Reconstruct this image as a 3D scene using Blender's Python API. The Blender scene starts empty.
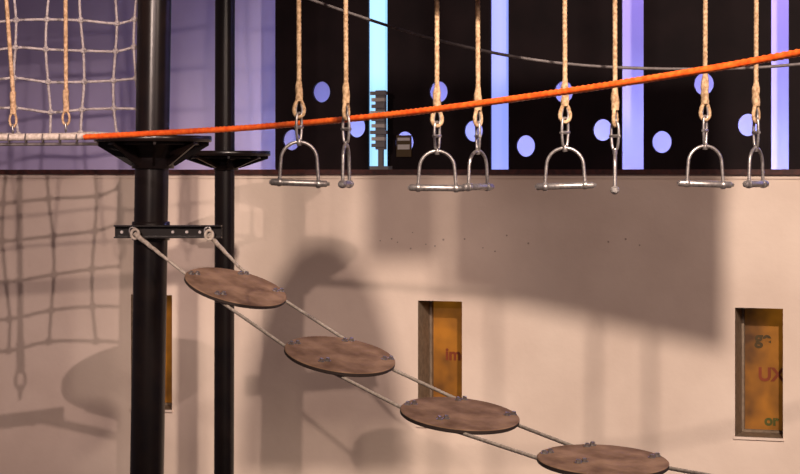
import bpy, math, random
from mathutils import Vector, Matrix
random.seed(4)
H=6.0; F=2000.0
AL=math.atan(0.36); CA=math.cos(AL); SA=math.sin(AL); WN=20*CA
sc=bpy.context.scene
sc.view_settings.view_transform='Standard'
sc.view_settings.look='None'

def W(px,py,d): return Vector(((px-400)/F*d, d, H-(py-172)/F*d))
def WL(px,py,off=0.0):
    rx=(px-400)/F; d=(WN+off)/(rx*SA+CA)
    p=W(px,py,d); return Vector((p.x*CA-p.y*SA, WN+off, p.z))   # local (s,n,z)
def L2W(v): return Vector((v.x*CA+v.y*SA, -v.x*SA+v.y*CA, v.z))

# ---------- materials ----------
def mat(name,col,rough=0.6,metal=0.0,var=None,scale=5,detail=5,bump=0,bscale=40,emis=None,estr=0,spec=0.5,stretch=None,ramp=(0.35,0.65)):
    m=bpy.data.materials.new(name); m.use_nodes=True
    nt=m.node_tree; b=nt.nodes['Principled BSDF']
    b.inputs['Base Color'].default_value=(*col,1); b.inputs['Roughness'].default_value=rough
    b.inputs['Metallic'].default_value=metal; b.inputs['Specular IOR Level'].default_value=spec
    tc=nt.nodes.new('ShaderNodeTexCoord'); mp=nt.nodes.new('ShaderNodeMapping')
    nt.links.new(tc.outputs['Object'],mp.inputs['Vector'])
    if stretch: mp.inputs['Scale'].default_value=stretch
    if var:
        n=nt.nodes.new('ShaderNodeTexNoise'); n.inputs['Scale'].default_value=scale; n.inputs['Detail'].default_value=detail
        nt.links.new(mp.outputs[0],n.inputs['Vector'])
        r=nt.nodes.new('ShaderNodeValToRGB'); r.color_ramp.elements[0].position=ramp[0]; r.color_ramp.elements[1].position=ramp[1]
        r.color_ramp.elements[0].color=(*var,1); r.color_ramp.elements[1].color=(*col,1)
        nt.links.new(n.outputs['Fac'],r.inputs[0]); nt.links.new(r.outputs[0],b.inputs['Base Color'])
        if emis=='same':
            nt.links.new(r.outputs[0],b.inputs['Emission Color']); b.inputs['Emission Strength'].default_value=estr
    if bump:
        n2=nt.nodes.new('ShaderNodeTexNoise'); n2.inputs['Scale'].default_value=bscale; n2.inputs['Detail'].default_value=6
        nt.links.new(mp.outputs[0],n2.inputs['Vector'])
        bp=nt.nodes.new('ShaderNodeBump'); bp.inputs['Strength'].default_value=bump; bp.inputs['Distance'].default_value=0.01
        nt.links.new(n2.outputs['Fac'],bp.inputs['Height']); nt.links.new(bp.outputs[0],b.inputs['Normal'])
    if emis and emis!='same':
        b.inputs['Emission Color'].default_value=(*emis,1); b.inputs['Emission Strength'].default_value=estr
    return m
M={}
M['plaster']=mat('plaster',(0.82,0.68,0.585),0.9,var=(0.71,0.575,0.49),scale=1.1,detail=8,bump=0.25,bscale=14,spec=.15)
M['lav']=mat('lavender_paint',(0.55,0.50,0.70),0.8,var=(0.46,0.41,0.62),scale=0.8)
M['black']=mat('black_steel',(0.005,0.0035,0.004),0.27,0.0,var=(0.010,0.006,0.005),scale=6,spec=.35)
M['panel']=mat('dark_panel',(0.006,0.003,0.004),0.6,var=(0.010,0.005,0.006),scale=3,spec=.12)
M['ledge']=mat('red_brown_trim',(0.07,0.018,0.014),0.5,var=(0.03,0.009,0.009),scale=20)
M['steel']=mat('galvanised_steel',(0.46,0.43,0.42),0.38,0.8,var=(0.28,0.25,0.25),scale=60,bump=0.1)
M['rope']=mat('tan_rope',(0.60,0.41,0.25),0.85,var=(0.29,0.17,0.085),scale=50)
M['ropew']=mat('pale_rope',(0.58,0.51,0.45),0.85,var=(0.36,0.30,0.25),scale=50)
M['netrope']=mat('net_rope',(0.48,0.43,0.42),0.85,var=(0.30,0.26,0.26),scale=50)
M['orange']=mat('orange_rope',(1.0,0.19,0.025),0.38,var=(0.80,0.08,0.008),scale=30,spec=.7)
M['grey']=mat('grey_cable',(0.13,0.11,0.11),0.6,var=(0.08,0.065,0.065),scale=40)
M['wood']=mat('stained_plywood',(0.38,0.24,0.16),0.75,var=(0.17,0.098,0.062),scale=5,detail=12,bump=0.3,bscale=30,ramp=(0.34,0.66),spec=.12)
M['edge']=mat('plywood_edge',(0.035,0.022,0.018),0.7)
M['floor']=mat('concrete_floor',(0.22,0.18,0.15),0.8,var=(0.16,0.13,0.11),scale=2)
M['frame']=mat('window_frame',(0.27,0.20,0.14),0.6,var=(0.18,0.13,0.09),scale=20)
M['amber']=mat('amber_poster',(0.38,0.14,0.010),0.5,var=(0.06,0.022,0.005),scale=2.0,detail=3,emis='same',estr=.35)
M['red']=mat('red_print',(0.24,0.045,0.012),0.5)
M['ink']=mat('dark_print',(0.07,0.04,0.008),0.5)
M['green']=mat('green_print',(0.09,0.09,0.012),0.5)
M['white']=mat('white_plastic',(0.6,0.56,0.53),0.5)
M['greyp']=mat('grey_plastic',(0.22,0.21,0.22),0.5)
M['chip']=mat('plaster_chip',(0.42,0.33,0.28),0.9)
M['cyan']=mat('cyan_led',(0.3,0.5,0.8),0.5,emis=(0.31,0.64,1.0),estr=1.25)
M['violet']=mat('violet_led',(0.3,0.3,0.8),0.5,emis=(0.30,0.38,1.0),estr=1.0)

# ---------- mesh builder ----------
class MB:
    def __init__(s): s.v=[];s.f=[];s.m=[];s.s=[];s.mats=[]
    def mi(s,k):
        if k not in s.mats: s.mats.append(k)
        return s.mats.index(k)
    def add(s,vs,fs,k,smooth=False):
        o=len(s.v); s.v+= [Vector(v) for v in vs]; i=s.mi(k)
        for f in fs: s.f.append([a+o for a in f]); s.m.append(i); s.s.append(smooth)
    def box(s,c,size,k,R=None):
        c=Vector(c); h=Vector(size)/2; vs=[]
        for x in(-1,1):
            for y in(-1,1):
                for z in(-1,1):
                    p=Vector((x*h.x,y*h.y,z*h.z)); 
                    if R: p=R@p
                    vs.append(c+p)
        s.add(vs,[(0,1,3,2),(4,6,7,5),(0,4,5,1),(2,3,7,6),(0,2,6,4),(1,5,7,3)],k)
    def cyl(s,p0,p1,r0,k,r1=None,seg=20,smooth=True,bev=0):
        p0=Vector(p0);p1=Vector(p1); r1=r0 if r1 is None else r1
        d=(p1-p0); L=d.length; d.normalize()
        if bev: prof=[(0,r0-bev),(bev,r0),(L-bev,r1),(L,r1-bev)]
        else: prof=[(0,r0),(L,r1)]
        a=d.orthogonal().normalized(); b=d.cross(a); vs=[];fs=[]
        for t,r in prof:
            for i in range(seg):
                th=2*math.pi*i/seg; vs.append(p0+d*t+(a*math.cos(th)+b*math.sin(th))*r)
        n=len(prof)
        for j in range(n-1):
            for i in range(seg):
                i2=(i+1)%seg; fs.append((j*seg+i,j*seg+i2,(j+1)*seg+i2,(j+1)*seg+i))
        s.add(vs,fs,k,smooth)
        s.add(vs[:seg],[list(range(seg))[::-1]],k); s.add(vs[-seg:],[list(range(seg))],k)
    def sph(s,c,r,k,seg=10,rings=6,sc=(1,1,1)):
        c=Vector(c);vs=[];fs=[]
        for j in range(rings+1):
            ph=math.pi*j/rings
            for i in range(seg):
                th=2*math.pi*i/seg
                vs.append(c+Vector((r*sc[0]*math.sin(ph)*math.cos(th),r*sc[1]*math.sin(ph)*math.sin(th),r*sc[2]*math.cos(ph))))
        for j in range(rings):
            for i in range(seg):
                i2=(i+1)%seg; fs.append((j*seg+i,(j+1)*seg+i,(j+1)*seg+i2,j*seg+i2))
        s.add(vs,fs,k,True)
    def tube(s,pts,r,k,twist=0,lobes=3,seg=12,closed=False,step=None,spline=True,rfun=None):
        P=[Vector(p) for p in pts]
        if spline and len(P)>2: P=smooth_path(P,closed)
        step=step or r*0.9
        P=resample(P,step,closed)
        n=len(P); 
        if n<2:return
        vs=[];fs=[]; t=(P[1]-P[0]).normalized(); a=t.orthogonal().normalized(); dist=0
        for j in range(n):
            if closed: tn=(P[(j+1)%n]-P[j-1]).normalized()
            else: tn=(P[min(j+1,n-1)]-P[max(j-1,0)]).normalized()
            a=(a-tn*a.dot(tn)).normalized(); b=tn.cross(a)
            if j: dist+=(P[j]-P[j-1]).length
            rr=r*(rfun(j/(n-1)) if rfun else 1)
            for i in range(seg):
                th=2*math.pi*i/seg
                q=rr
                if twist: q=rr*(0.72+0.28*abs(math.cos(lobes*0.5*(th-dist*2*math.pi/twist))))
                vs.append(P[j]+(a*math.cos(th)+b*math.sin(th))*q)
        rng=n if closed else n-1
        for j in range(rng):
            j2=(j+1)%n
            for i in range(seg):
                i2=(i+1)%seg; fs.append((j*seg+i,j*seg+i2,j2*seg+i2,j2*seg+i))
        s.add(vs,fs,k,True)
        if not closed:
            s.add(vs[:seg],[list(range(seg))[::-1]],k); s.add(vs[-seg:],[list(range(seg))],k)
    def obj(s,name,parent=None,rotz=0):
        me=bpy.data.meshes.new(name); me.from_pydata([tuple(v) for v in s.v],[],s.f)
        for k in s.mats: me.materials.append(M[k])
        for p,i,sm in zip(me.polygons,s.m,s.s): p.material_index=i; p.use_smooth=sm
        me.update(); o=bpy.data.objects.new(name,me); sc.collection.objects.link(o)
        if rotz: o.rotation_euler=(0,0,rotz)
        if parent: o.parent=parent
        return o
def smooth_path(P,closed=False,n=10):
    out=[]; N=len(P)
    for i in range(N if closed else N-1):
        if closed: p0,p1,p2,p3=P[i-1],P[i],P[(i+1)%N],P[(i+2)%N]
        else: p0=P[i-1] if i>0 else P[0]*2-P[1]; p1=P[i];p2=P[i+1]; p3=P[i+2] if i+2<N else P[-1]*2-P[-2]
        for q in range(n):
            t=q/n; out.append(0.5*((2*p1)+(p2-p0)*t+(2*p0-5*p1+4*p2-p3)*t*t+(3*p1-p0-3*p2+p3)*t**3))
    out.append(P[0] if closed else P[-1]); return out
def resample(P,step,closed):
    if closed and (P[0]-P[-1]).length>1e-6: P=P+[P[0]]
    cum=[0]
    for i in range(1,len(P)): cum.append(cum[-1]+(P[i]-P[i-1]).length)
    L=cum[-1]; n=max(2,int(L/step)); out=[];j=0
    for i in range(n if closed else n+1):
        t=L*i/n
        while j<len(P)-2 and cum[j+1]<t: j+=1
        seg=cum[j+1]-cum[j]; out.append(P[j].lerp(P[j+1],(t-cum[j])/seg if seg>1e-9 else 0))
    return out

# ---------- lower wall with window openings ----------
wins=[(131,295,172,408),(418,301,462,427),(735,308,783,437)]
W3=[]
for (x0,y0,x1,y1) in wins:
    a=WL(x0,y0);b=WL(x1,y1); xm=(WL(x0,y0).z+WL(x1,y0).z)/2; zm=(WL(x0,y1).z+WL(x1,y1).z)/2
    W3.append((a.x,b.x,zm,xm))
zt=sum(w[3] for w in W3)/3; zb=sum(w[2] for w in W3)/3
W3=[(a,b,c*0.6+zb*0.4,d*0.6+zt*0.4) for a,b,c,d in W3]
S0,S1=-15,9; ZT=H-0.03; RD=0.42
mb=MB()
ss=sorted([S0,S1]+[w[0] for w in W3]+[w[1] for w in W3])
cols=[(ss[i],ss[i+1]) for i in range(len(ss)-1)]
for (a,b) in cols:
    w=[q for q in W3 if abs(q[0]-a)<1e-6]
    rs=[(0,ZT)] if not w else [(0,w[0][2]),(w[0][3],ZT)]
    for z0,z1 in rs:
        mb.add([(a,WN,z0),(b,WN,z0),(b,WN,z1),(a,WN,z1)],[(0,1,2,3)],'plaster')
        mb.add([(a,WN+RD+.1,z0),(b,WN+RD+.1,z0),(b,WN+RD+.1,z1),(a,WN+RD+.1,z1)],[(3,2,1,0)],'plaster')
for a,b,z0,z1 in W3:
    n0,n1=WN,WN+RD+.1
    mb.add([(a,n0,z0),(a,n1,z0),(a,n1,z1),(a,n0,z1)],[(0,1,2,3)],'frame')
    mb.add([(b,n0,z0),(b,n1,z0),(b,n1,z1),(b,n0,z1)],[(3,2,1,0)],'frame')
    mb.add([(a,n0,z1),(b,n0,z1),(b,n1,z1),(a,n1,z1)],[(3,2,1,0)],'frame')
    mb.add([(a,n0,z0),(b,n0,z0),(b,n1,z0),(a,n1,z0)],[(0,1,2,3)],'frame')
mb.add([(S0,WN,ZT),(S1,WN,ZT),(S1,WN+1.8,ZT),(S0,WN+1.8,ZT)],[(0,1,2,3)],'plaster')
rr=random.Random(8)
for i in range(16):
    px=rr.uniform(375,640); py=243+rr.gauss(0,6)
    c=WL(px,py); mb.cyl((c.x,WN-.004,c.z),(c.x,WN+.001,c.z),rr.uniform(.006,.011),'chip',seg=7,smooth=False)
mb.obj('wall_back',rotz=-AL)
mb=MB(); mb.box(((S0+S1)/2,WN-0.01,H+0.0),(S1-S0,0.10,0.05),'ledge'); mb.box(((S0+S1)/2,WN-0.0,H-0.045),(S1-S0,0.03,0.04),'plaster')
mb.obj('trim_1',rotz=-AL)
mb=MB(); mb.box(((S0+S1)/2,WN+1.9,H+2.5),(S1-S0,0.2,5.2),'lav'); mb.obj('wall_upper',rotz=-AL)
mb=MB(); mb.box((0,10,-0.05),(34,34,0.1),'floor'); mb.obj('floor')

def text_mesh(body,size,center,k,name,parent):
    cu=bpy.data.curves.new(name,'FONT'); cu.body=body; cu.size=size; cu.align_x='CENTER'; cu.align_y='CENTER'; cu.extrude=0.002; cu.offset=0.006
    o=bpy.data.objects.new(name,cu); sc.collection.objects.link(o)
    me=bpy.data.meshes.new_from_object(o.evaluated_get(bpy.context.evaluated_depsgraph_get()))
    bpy.data.objects.remove(o)
    for v in me.vertices: x,y,z=v.co; v.co=(center[0]+x,center[1]-z,center[2]+y)
    me.materials.clear(); me.materials.append(M[k])
    o=bpy.data.objects.new(name,me); sc.collection.objects.link(o); o.parent=parent; return o
for i,(a,b,z0,z1) in enumerate(W3):
    e=bpy.data.objects.new('window_%d'%(i+1),None); sc.collection.objects.link(e); e.rotation_euler=(0,0,-AL)
    n=WN+RD-0.03; fw=0.022
    mb=MB()
    mb.box((a+fw/2,n,(z0+z1)/2),(fw,.05,z1-z0),'frame'); mb.box((b-fw/2,n,(z0+z1)/2),(fw,.05,z1-z0),'frame')
    mb.box(((a+b)/2,n,z1-fw/2),(b-a-2*fw,.05,fw),'frame'); mb.box(((a+b)/2,n,z0+fw/2),(b-a-2*fw,.05,fw),'frame')
    mb.box(((a+b)/2,WN-0.006,z0-0.012),(b-a+0.02,0.03,0.024),'plaster')
    mb.obj('window_frame',e)
    mb=MB(); mb.box(((a+b)/2,n+.03,(z0+z1)/2),(b-a-fw,.01,z1-z0-fw),'amber'); mb.obj('printed_pane',e)
    cx=(a+b)/2+0.03; h=z1-z0
    if i==1: text_mesh('imo',0.17,(cx+.02,n+.022,z0+h*.54),'red','lettering',e)
    if i==2:
        text_mesh('ge',0.17,(cx-.06,n+.022,z0+h*.74),'ink','lettering_a',e)
        text_mesh('UX',0.18,(cx+.02,n+.022,z0+h*.45),'red','lettering_b',e)
        text_mesh('or',0.14,(cx+.02,n+.022,z0+h*.09),'green','lettering_c',e)

def perforated(x0,x1,holes,off=0.55):
    cu=bpy.data.curves.new('pp','CURVE'); cu.dimensions='2D'; cu.fill_mode='BOTH'; cu.extrude=0.02
    def poly(pts):
        sp=cu.splines.new('POLY'); sp.points.add(len(pts)-1)
        for q,(x,y) in zip(sp.points,pts): q.co=(x,y,0,1)
        sp.use_cyclic_u=True
    a=WL(x0,172,off).x; b=WL(x1,172,off).x
    poly([(a,ZT-H+.002),(b,ZT-H+.002),(b,2.9),(a,2.9)])
    for (hx,hy) in holes:
        c=WL(hx,hy,off)
        r=0.098
        poly([(c.x+r*math.cos(t*math.pi/20),c.z-H+r*1.1*math.sin(t*math.pi/20)) for t in range(40)])
    for q in (0.22,0.58): 
        c=a+(b-a)*q; poly([(c+.098*math.cos(t*math.pi/20),2.1+q*.4+.1*math.sin(t*math.pi/20)) for t in range(40)])
    o=bpy.data.objects.new('pp',cu); sc.collection.objects.link(o)
    me=bpy.data.meshes.new_from_object(o.evaluated_get(bpy.context.evaluated_depsgraph_get())); bpy.data.objects.remove(o)
    for v in me.vertices: x,y,z=v.co; v.co=(x,WN+off+z,H+y)
    me.materials.clear(); me.materials.append(M['panel'])
    o=bpy.data.objects.new('perforated_panel',me); sc.collection.objects.link(o); o.rotation_euler=(0,0,-AL)
perforated(276,369,[(292,140),(322,92),(357,127)])
perforated(388,491,[(405,142),(439,92),(474,131)])
perforated(509,622,[(526,146),(564,92),(603,130)])
perforated(644,771,[(662,142),(704,84),(748,125)])
perforated(789,900,[(812,140),(850,84)])
for x0,x1,k in((366,392,'cyan'),(488,513,'violet')):
    a=WL(x0,172,.75).x;b=WL(x1,172,.75).x
    mb=MB(); mb.box(((a+b)/2,WN+.75,H+1.4),(b-a,.05,2.86),k); mb.box(((a+b)/2,WN+.80,H+1.4),(b-a+.04,.05,2.86),'greyp')
    mb.obj('led_light_column',rotz=-AL)
c=WL(381,120,.2)
mb=MB(); mb.box((c.x,c.y,c.z-.0),(.10,.06,.60),'greyp')
for i in range(9): mb.box((c.x-.01,c.y-.04,c.z+.27-i*.066),(.14 if i%3 else .17,.05,.036),'white' if i%2 else 'greyp')
mb.box((c.x,c.y,H+.03),(.2,.12,.06),'greyp'); mb.box((c.x,c.y,(H+.06+c.z-.3)/2),(.05,.04,abs(c.z-.3-H-.06)+.06),'greyp')
mb.obj('junction_box',rotz=-AL)
c=WL(404,146,.5)
mb=MB(); mb.box((c.x,c.y,c.z),(.16,.015,.22),'ink'); mb.box((c.x,c.y-.01,c.z+.07),(.13,.012,.03),'white'); mb.box((c.x,c.y-.01,c.z-.01),(.13,.012,.05),'white')
mb.obj('notice_sign',rotz=-AL)

# ---------- poles ----------
def gplate(mb,c,R,r,zt,zb,th,n=8,ph=0.0):
    for i in range(n):
        a=ph+2*math.pi*i/n; d=Vector((math.cos(a),math.sin(a),0)); t=Vector((-d.y,d.x,0))*th/2
        p=[c+d*r*0.7,c+d*R,c+d*R,c+d*r*0.7]; z=[zt,zt,zt-.03,zb]
        pr=[Vector((q.x,q.y,zz)) for q,zz in zip(p,z)]
        pr.insert(3,Vector(((c+d*(r+.04)).x,(c+d*(r+.04)).y,zb)))
        vs=[q+t for q in pr]+[q-t for q in pr]
        mb.add(vs,[(0,1,2,3,4),(9,8,7,6,5)]+[(j,(j+1)%5+0,(j+1)%5+5,j+5)[::-1] for j in range(5)],'black')
def pole(xt,xb,d,rad,plx,ply0,plyb,pR,seg=32):
    mb=MB(); pt=W(xt,0,d); pb=W(xb,470,d); dr=(pt-pb)/(pt.z-pb.z)
    bot=pb+dr*(0-pb.z); top=pb+dr*(H+4-pb.z)
    mb.cyl(bot,top,rad,'black',seg=seg)
    mb.cyl(bot,bot+Vector((0,0,.03)),rad*2.2,'black',seg=seg)
    for i in range(8):
        a=i*math.pi/4; q=bot+Vector((math.cos(a),math.sin(a),0))*rad*1.75; mb.cyl(q+Vector((0,0,.03)),q+Vector((0,0,.07)),.02,'steel',seg=6,smooth=False)
    c=W(plx,ply0,d); zb=W(plx,plyb,d).z
    mb.cyl((c.x,c.y,c.z-.045),(c.x,c.y,c.z),pR,'black',seg=40,bev=.005)
    mb.cyl((c.x,c.y,c.z-.07),(c.x,c.y,c.z-.04),pR*.80,'black',seg=40,bev=.005)
    mb.cyl((c.x,c.y,zb-.02),(c.x,c.y,c.z-.02),rad*1.25,'black',seg=seg,bev=.005)
    mb.cyl((c.x,c.y,zb+.05),(c.x,c.y,c.z-.05),rad*1.2,'black',r1=pR*.55,seg=40)
    gplate(mb,Vector((c.x,c.y,0)),pR*.95,rad,c.z-.04,zb,.018,n=8,ph=.15)
    return mb
mb=pole(154.5,147,15.0,0.127,153,136,166,0.44)
d=14.84
L=W(115,232,d);R=W(222,231,d)
ce=(L+R)/2
mb.box((ce.x,d,ce.z),((R-L).length,.012,.085),'black')
mb.box((ce.x,d-.03,ce.z+.0425),((R-L).length,.07,.010),'black')
mb.box((ce.x,d-.03,ce.z-.0425),((R-L).length,.07,.010),'black')
mb.cyl((W(151,231,15).x,15,ce.z-.07),(W(151,231,15).x,15,ce.z+.07),.142,'black',bev=.005,seg=32)
for px in (122,173,187,200):
    q=W(px,232,d); mb.cyl(q+Vector((0,-.006,0)),q+Vector((0,-.022,0)),.012,'steel',seg=6,smooth=False)
for px in (133,208):
    q=W(px,231,d-.03); mb.tube([q+Vector((.024*math.cos(t),-.02,.03*math.sin(t))) for t in [i*math.pi/8 for i in range(16)]],.008,'steel',closed=True)
mb.obj('steel_pole')
pole(225,224,18.0,0.09,226,151,168,0.40).obj('steel_pole.001')

# ---------- disc bridge ----------
DR=0.375
discs=[(236,286,14.4,.25,.245),(340,354,13.4,.15,.22),(460,413,12.5,.09,.15),(603,459,11.36,.035,.09)]
chA=[((188,276),(224,304)),((285,346),(330,371)),((402,408),(449,429)),((540,459),(588,472))]
chB=[((240,268),(287,302)),((343,338),(394,370)),((452,397),(520,426)),((572,446),(668,468))]
def disc_hit(D,px,py,off=0):
    cx,cy,d,a,b=D; c=W(cx,cy,d); n=Vector((a,-b,1)).normalized(); o=Vector((0,0,H)); r=(W(px,py,10)-o)
    t=(c-n*off-o).dot(n)/r.dot(n); return o+r*t
e=bpy.data.objects.new('disc_bridge',None); sc.collection.objects.link(e)
pA=[W(135,234,14.76)];pB=[W(209,235,14.76)]
for D,A,B in zip(discs,chA,chB):
    cx,cy,d,a,b=D; c=W(cx,cy,d); n=Vector((a,-b,1)).normalized()
    u=Vector((1,0,-a)).normalized(); v=n.cross(u)
    Rm=Matrix((u,v,n)).transposed()
    mb=MB(); seg=72; vs=[]
    prof=[(0,0),(DR-.006,0),(DR,-.005),(DR,-.025),(DR-.006,-.03),(0,-.03)]
    for (r,z) in prof:
        for i in range(seg):
            t=2*math.pi*i/seg; vs.append((r*math.cos(t),r*math.sin(t),z))
    def ring(j): return [(j*seg+i,j*seg+(i+1)%seg,(j+1)*seg+(i+1)%seg,(j+1)*seg+i)[::-1] for i in range(seg)]
    mb.add(vs,ring(0)+ring(1),'wood'); mb.add(vs,ring(2)+ring(3)+ring(4),'edge')
    inv=Rm.inverted()
    for ch,PL in((A,pA),(B,pB)):
        q0=disc_hit(D,*ch[0],.045);q1=disc_hit(D,*ch[1],.045); 
        PL+= [q0,q1]
        l0=inv@(q0-c); l1=inv@(q1-c); dirn=(l1-l0).normalized(); per=Vector((-dirn.y,dirn.x,0))
        for t in (.14,.86):
            m=l0.lerp(l1,t)
            if m.xy.length>DR-.05: m=m*((DR-.05)/m.xy.length)
            for sgn in(-1,1):
                q=m+per*sgn*.026
                mb.cyl((q.x,q.y,0),(q.x,q.y,.004),.022,'steel',seg=16); mb.cyl((q.x,q.y,.004),(q.x,q.y,.020),.014,'steel',seg=6,smooth=False)
                mb.cyl((q.x,q.y,-.055),(q.x,q.y,-.03),.006,'steel',seg=8)
            a0=m+per*.03; a1=m-per*.03
            mb.cyl((a0.x,a0.y,-.058),(a1.x,a1.y,-.058),.007,'steel',seg=8)
    mb2=mb.obj('wooden_disc',e); mb2.location=c; mb2.rotation_euler=Rm.to_euler()
pA+= [W(760,520,10.0),W(900,548,9.0)]; pB+=[W(800,492,10.2),W(930,520,9.2)]
for P,nm in((pA,'support_rope_a'),(pB,'support_rope_b')):
    mb=MB()
    mb.tube(P,.0125,'ropew',twist=.05,seg=12,spline=False)
    d0=(P[1]-P[0]).normalized()
    mb.tube([P[0],P[0]+d0*.30],.021,'ropew',twist=.05,rfun=lambda t:1-.35*t)
    q=P[0]; mb.tube([q+Vector((.028*math.cos(t),-.0,.035*math.sin(t))) for t in [i*math.pi/8 for i in range(16)]],.012,'ropew',closed=True,twist=.05)
    mb.obj(nm,e)

# ---------- trapeze handles ----------
BEAM=H+4.5
def handle(px,ys,yring,ytop,ybar,halfw,ang,d=12.6,tilt=0.0):
    mb=MB(); s=d/F
    Cc=W(px,ybar,d); zt=W(px,ytop,d).z; zs=W(px,ys,d).z; zr=W(px,yring,d).z
    x,y=Cc.x,Cc.y
    top=Vector((x+random.uniform(-.02,.02),d,BEAM-.004))
    mb.tube([top,Vector((x,y,zs))],.0165,'rope',twist=.085,seg=14,spline=False)
    zeye=zr+.125
    mb.tube([Vector((x,y,zs+.03)),Vector((x,y,zeye))],.024,'rope',twist=.06,seg=16,rfun=lambda t:.72+.40*min(1,t*3)+ .08*math.sin(t*30))
    ca,sa=math.cos(ang*.6+.3),math.sin(ang*.6+.3)
    ex=[(0,zeye+.02),(.022,zeye-.015),(.034,zeye-.055),(.024,zeye-.088),(0,zeye-.10),(-.024,zeye-.088),(-.034,zeye-.055),(-.022,zeye-.015)]
    mb.tube([Vector((x+a*ca,y+a*sa,z)) for a,z in ex],.0135,'rope',closed=True,twist=.06)
    mb.tube([Vector((x+a*.62*ca,y+a*.62*sa,z)) for a,z in ex[1:]],.007,'steel')
    za=zeye-.08; zb2=zt+.005; h=(za-zb2)
    c2,s2=math.cos(ang+.9),math.sin(ang+.9)
    pts=[(0,za+.005),(.024,za-.010),(.030,za-h*.45),(.02,zb2+.010),(0,zb2-.004),(-.02,zb2+.010),(-.030,za-h*.45),(-.024,za-.010)]
    mb.tube([Vector((x+a*c2,y+a*s2,z)) for a,z in pts],.009,'steel',closed=True)
    q=Vector((x,y,(za+zb2)/2)); dd=Vector((c2,s2,0)); mb.cyl(q-dd*.042,q+dd*.042,.011,'steel',seg=10,bev=.002)
    R=halfw*s; u=Vector((math.cos(ang),math.sin(ang),0)); zb3=Cc.z
    b0=Vector((x,y,zb3)); pts=[]
    Ht=zt-.006-zb3; ra=R*.93; hl=Ht-ra
    pts.append(b0-u*R); pts.append(b0-u*(R*.97)+Vector((0,0,hl*.5)))
    for i in range(13):
        t=math.pi-math.pi*i/12; pts.append(b0+u*ra*math.cos(t)+Vector((0,0,hl+ra*math.sin(t))))
    pts.append(b0+u*R*.97+Vector((0,0,hl*.5))); pts.append(b0+u*R)
    mb.tube(pts,.0105,'steel',seg=12,step=.008)
    tz=Vector((0,0,tilt))
    mb.cyl(b0-u*(R+.055)+tz,b0+u*(R+.055)-tz,.021,'steel',seg=20,bev=.004)
    for sg in(-1,1):
        p=b0+u*sg*R-tz*sg; mb.cyl(p-u*.014,p+u*.014,.027,'steel',seg=16,bev=.003)
        p=b0+u*sg*(R+.058)-tz*sg; mb.cyl(p-u*.006,p+u*.012,.012,'steel',seg=6,smooth=False)
    mb.cyl(Vector((x,y,zt-.03)),Vector((x,y,zt+.012)),.015,'steel',seg=12,bev=.003)
    return mb.obj('trapeze_handle')
handle(299,86,121,141,183,19.5,.15,tilt=.006)
handle(346,88,123,143,184,19,1.42,tilt=0)
handle(437,90,130,150,188,19,.08,tilt=.002)
handle(478,92,130,150,187,18,.98,tilt=0)
handle(565,84,126,147,186,20,-.12,tilt=-.006)
handle(615,92,130,150,190,19,1.45,tilt=0)
handle(705,78,124,145,184,19,.2,tilt=.006)
handle(756,86,126,147,184,18,1.0,tilt=0)
mb=MB()
mb.box((0,12.6,BEAM+.12),(11,.012,.22),'black'); mb.box((0,12.6,BEAM+.24),(11,.18,.014),'black'); mb.box((0,12.6,BEAM+.007),(11,.18,.014),'black')
mb.obj('ceiling_beam')

# ---------- lines ----------
mb=MB(); mb.tube([W(85,137,14.5),W(250,127.5,13.5),W(400,113.5,12.5),W(565,91.5,11.6),W(700,70.5,10.9),W(800,52.5,10.5),W(1000,16,9.6)],.0225,'orange',twist=.12,seg=12)
mb.obj('orange_rope')
mb=MB(); mb.tube([W(250,-24,13.4),W(312,0,13.3),W(430,38,13.2),W(550,62,13.1),W(680,69,13.0),W(800,64,12.95),W(950,40,12.9)],.011,'grey',twist=.06)
mb.obj('steel_cable')
mb=MB()
l=W(-120,139,14.55); r=W(98,136,14.55)
mb.cyl(l,r,.026,'ropew',seg=16,bev=.004); mb.cyl(W(-120,145,14.6),W(98,144,14.6),.012,'grey',seg=10)
for i in range(12):
    px=-110+i*17; a=W(px,138.5,14.55); mb.tube([a+Vector((0.0,.032*math.cos(t),.032*math.sin(t))) for t in [j*math.pi/6 for j in range(12)]],.006,'grey',closed=True)
mb.obj('net_support_rail')

# ---------- cargo net ----------
mb=MB(); dn=15.45
xs=[-190,-157,-123,-90,-56,-22,15,48,82,115,136]; ys=[-160,-128,-98,-69,-40,-10,20,49,80,109,134]
def npnt(i,j):
    x=xs[i]+2.2*math.sin(i*2.1+j*1.3)+(ys[j]-60)*.03*(1 if i==6 else .3); y=ys[j]+2.0*math.sin(i*1.7+j*.9)+(1.5 if i%2 else 0)
    return W(x,y,dn+.05*math.sin(i+j*.7))
G=[[npnt(i,j) for j in range(len(ys))] for i in range(len(xs))]
for i in range(len(xs)): mb.tube(G[i],.0115,'netrope',twist=.05,seg=9,step=.014)
for j in range(len(ys)):
    mb.tube([G[i][j] for i in range(len(xs))],.0115,'netrope',twist=.05,seg=9,step=.014)
for i in range(len(xs)):
    for j in range(len(ys)):
        mb.sph(G[i][j],.027,'netrope',sc=(1,.8,.85)); mb.sph(G[i][j]+Vector((.008,-.012,.008)),.016,'netrope')
mb.obj('cargo_net')
def hang(x0,x1,d,yb,name='hanging_rope'):
    mb=MB(); a=W(x0,-130,d); b=W(x1,yb-30,d); c=W(x1,yb-8,d)
    mb.tube([a,b],.017,'rope',twist=.085,seg=14,spline=False); mb.tube([b,c],.024,'rope',twist=.06,seg=14)
    mb.tube([c+Vector((.025*math.sin(t),0,-.045+.05*math.cos(t))) for t in [i*math.pi/6 for i in range(12)]],.010,'rope',closed=True,twist=.06)
    q=c+Vector((0,0,-.11)); mb.tube([q+Vector((0,.02*math.sin(t),.035*math.cos(t))) for t in [i*math.pi/6 for i in range(12)]],.007,'steel',closed=True)
    mb.obj(name)
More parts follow.
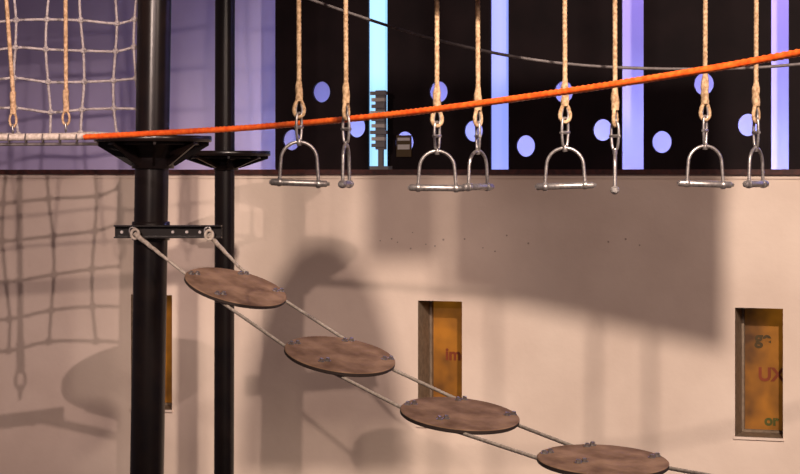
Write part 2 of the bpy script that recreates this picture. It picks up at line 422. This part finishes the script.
hang(-3,13,14.7,122); hang(65,66,14.7,120)
mb=MB(); mb.box((-2.6,15.45,H+2.72),(3.2,.1,.14),'black'); mb.box((-2.6,14.7,H+2.3),(3.2,.08,.10),'black'); mb.obj('net_top_beam')

# ---------- lights ----------
def spot(name,loc,target,power,col,size,angle,blend=.5):
    l=bpy.data.lights.new(name,'SPOT'); l.energy=power; l.color=col; l.shadow_soft_size=size; l.spot_size=math.radians(angle); l.spot_blend=blend
    o=bpy.data.objects.new(name,l); sc.collection.objects.link(o); o.location=loc
    o.rotation_euler=(Vector(target)-Vector(loc)).to_track_quat('-Z','Y').to_euler(); return o
def area(name,loc,target,power,col,sx,sy):
    l=bpy.data.lights.new(name,'AREA'); l.energy=power; l.color=col; l.shape='RECTANGLE'; l.size=sx; l.size_y=sy
    o=bpy.data.objects.new(name,l); sc.collection.objects.link(o); o.location=loc
    o.rotation_euler=(Vector(target)-Vector(loc)).to_track_quat('-Z','Y').to_euler(); return o
spot('key_spotlight',(-2.73,8,H+1.64),(-2.1,20,H-1.1),1150,(1.0,.76,.65),.035,34,.6)
spot('net_spotlight',(-.85,8,H+3.0),(-4.0,20.8,H-.7),1900,(1.0,.75,.68),.02,24,.75)
LR=Vector((2,2,H+6.5))
spot('house_spotlight',LR,(1.75,20,H-1.0),11500,(1.0,.81,.67),.18,30,.6)
spot('disc_fill_spot',(1,4,H+5),(.1,12.8,H-1.35),2300,(1.0,.82,.64),.1,27,.6)  # added fill spot, brightens the wooden discs
area('warm_fill',(5.5,3,H+4),(1.8,20,H-.8),700,(1.0,.76,.63),2,2)  # added soft fill, lifts the dark shadows on the right wall
def shadow_board(name,pts,dep=12.0,th=.04):  # added unseen shadow caster, outline projected back from the wall shadow
    mb=MB(); vs=[]
    for px,py in pts:
        w=L2W(WL(px,py)); t=(dep-LR.y)/(w.y-LR.y); vs.append(LR+(w-LR)*t)
    n=len(vs); b=[v+Vector((0,th,0)) for v in vs]
    mb.add(vs+b,[list(range(n)),list(range(n,2*n))[::-1]]+[(i,i+n,(i+1)%n+n,(i+1)%n) for i in range(n)],'edge')
    hi=sorted(vs,key=lambda v:-v.z)[:2]
    for v in hi: mb.cyl(v+Vector((0,th/2,-.03)),Vector((v.x,v.y+th/2,BEAM)),.008,'steel',seg=8)
    return mb.obj(name)
shadow_board('hung_shadow_board',[(365,262),(441,262),(441,60),(365,60)])  # added above the frame only to throw the narrow wall shadow
shadow_board('hung_shadow_board.001',[(448,290),(725,352),(725,60),(448,60)],dep=11.8)  # added above the frame only to throw the wide slanted shadow
arch=[(240,474),(405,474)]+[(322+83*math.cos(t),474-230*math.sin(t)) for t in [i*math.pi/24 for i in range(1,24)]]
shadow_board('arched_shadow_board',arch,dep=12.2)  # unseen blocker added for the arch-shaped shadow on the wall

for s_,p,c in((-6.5,45,(.56,.36,1)),(-3.5,88,(.56,.36,1)),(-1.2,60,(.36,.40,1)),(1.0,60,(.36,.40,1)),(3.2,60,(.36,.40,1)),(5.0,45,(.36,.40,1))):
    a=L2W(Vector((s_,WN+.9,H+3.4))); t=L2W(Vector((s_,WN+1.8,H+0.6)))
    area('violet_wash_light',a,t,p,c,1.6,.3)
for px in (325,440,570,710,830):
    q=WL(px,172,1.0); a=L2W(Vector((q.x,WN+1.0,H+.02))); t=L2W(Vector((q.x,WN+1.8,H+0.75)))
    area('hole_fill_light',a,t,13,(.36,.52,1.0),.9,.15)  # added fill behind the panels, makes the holes brighter and bluer
w=bpy.data.worlds.new('w'); sc.world=w; w.use_nodes=True
w.node_tree.nodes['Background'].inputs[0].default_value=(.60,.42,.45,1); w.node_tree.nodes['Background'].inputs[1].default_value=.17

cam=bpy.data.cameras.new('cam'); cam.lens=90; cam.sensor_width=36; cam.shift_y=-65/800; co=bpy.data.objects.new('camera',cam); sc.collection.objects.link(co)
co.location=(0,0,H); co.rotation_euler=(math.pi/2,0,0); sc.camera=co
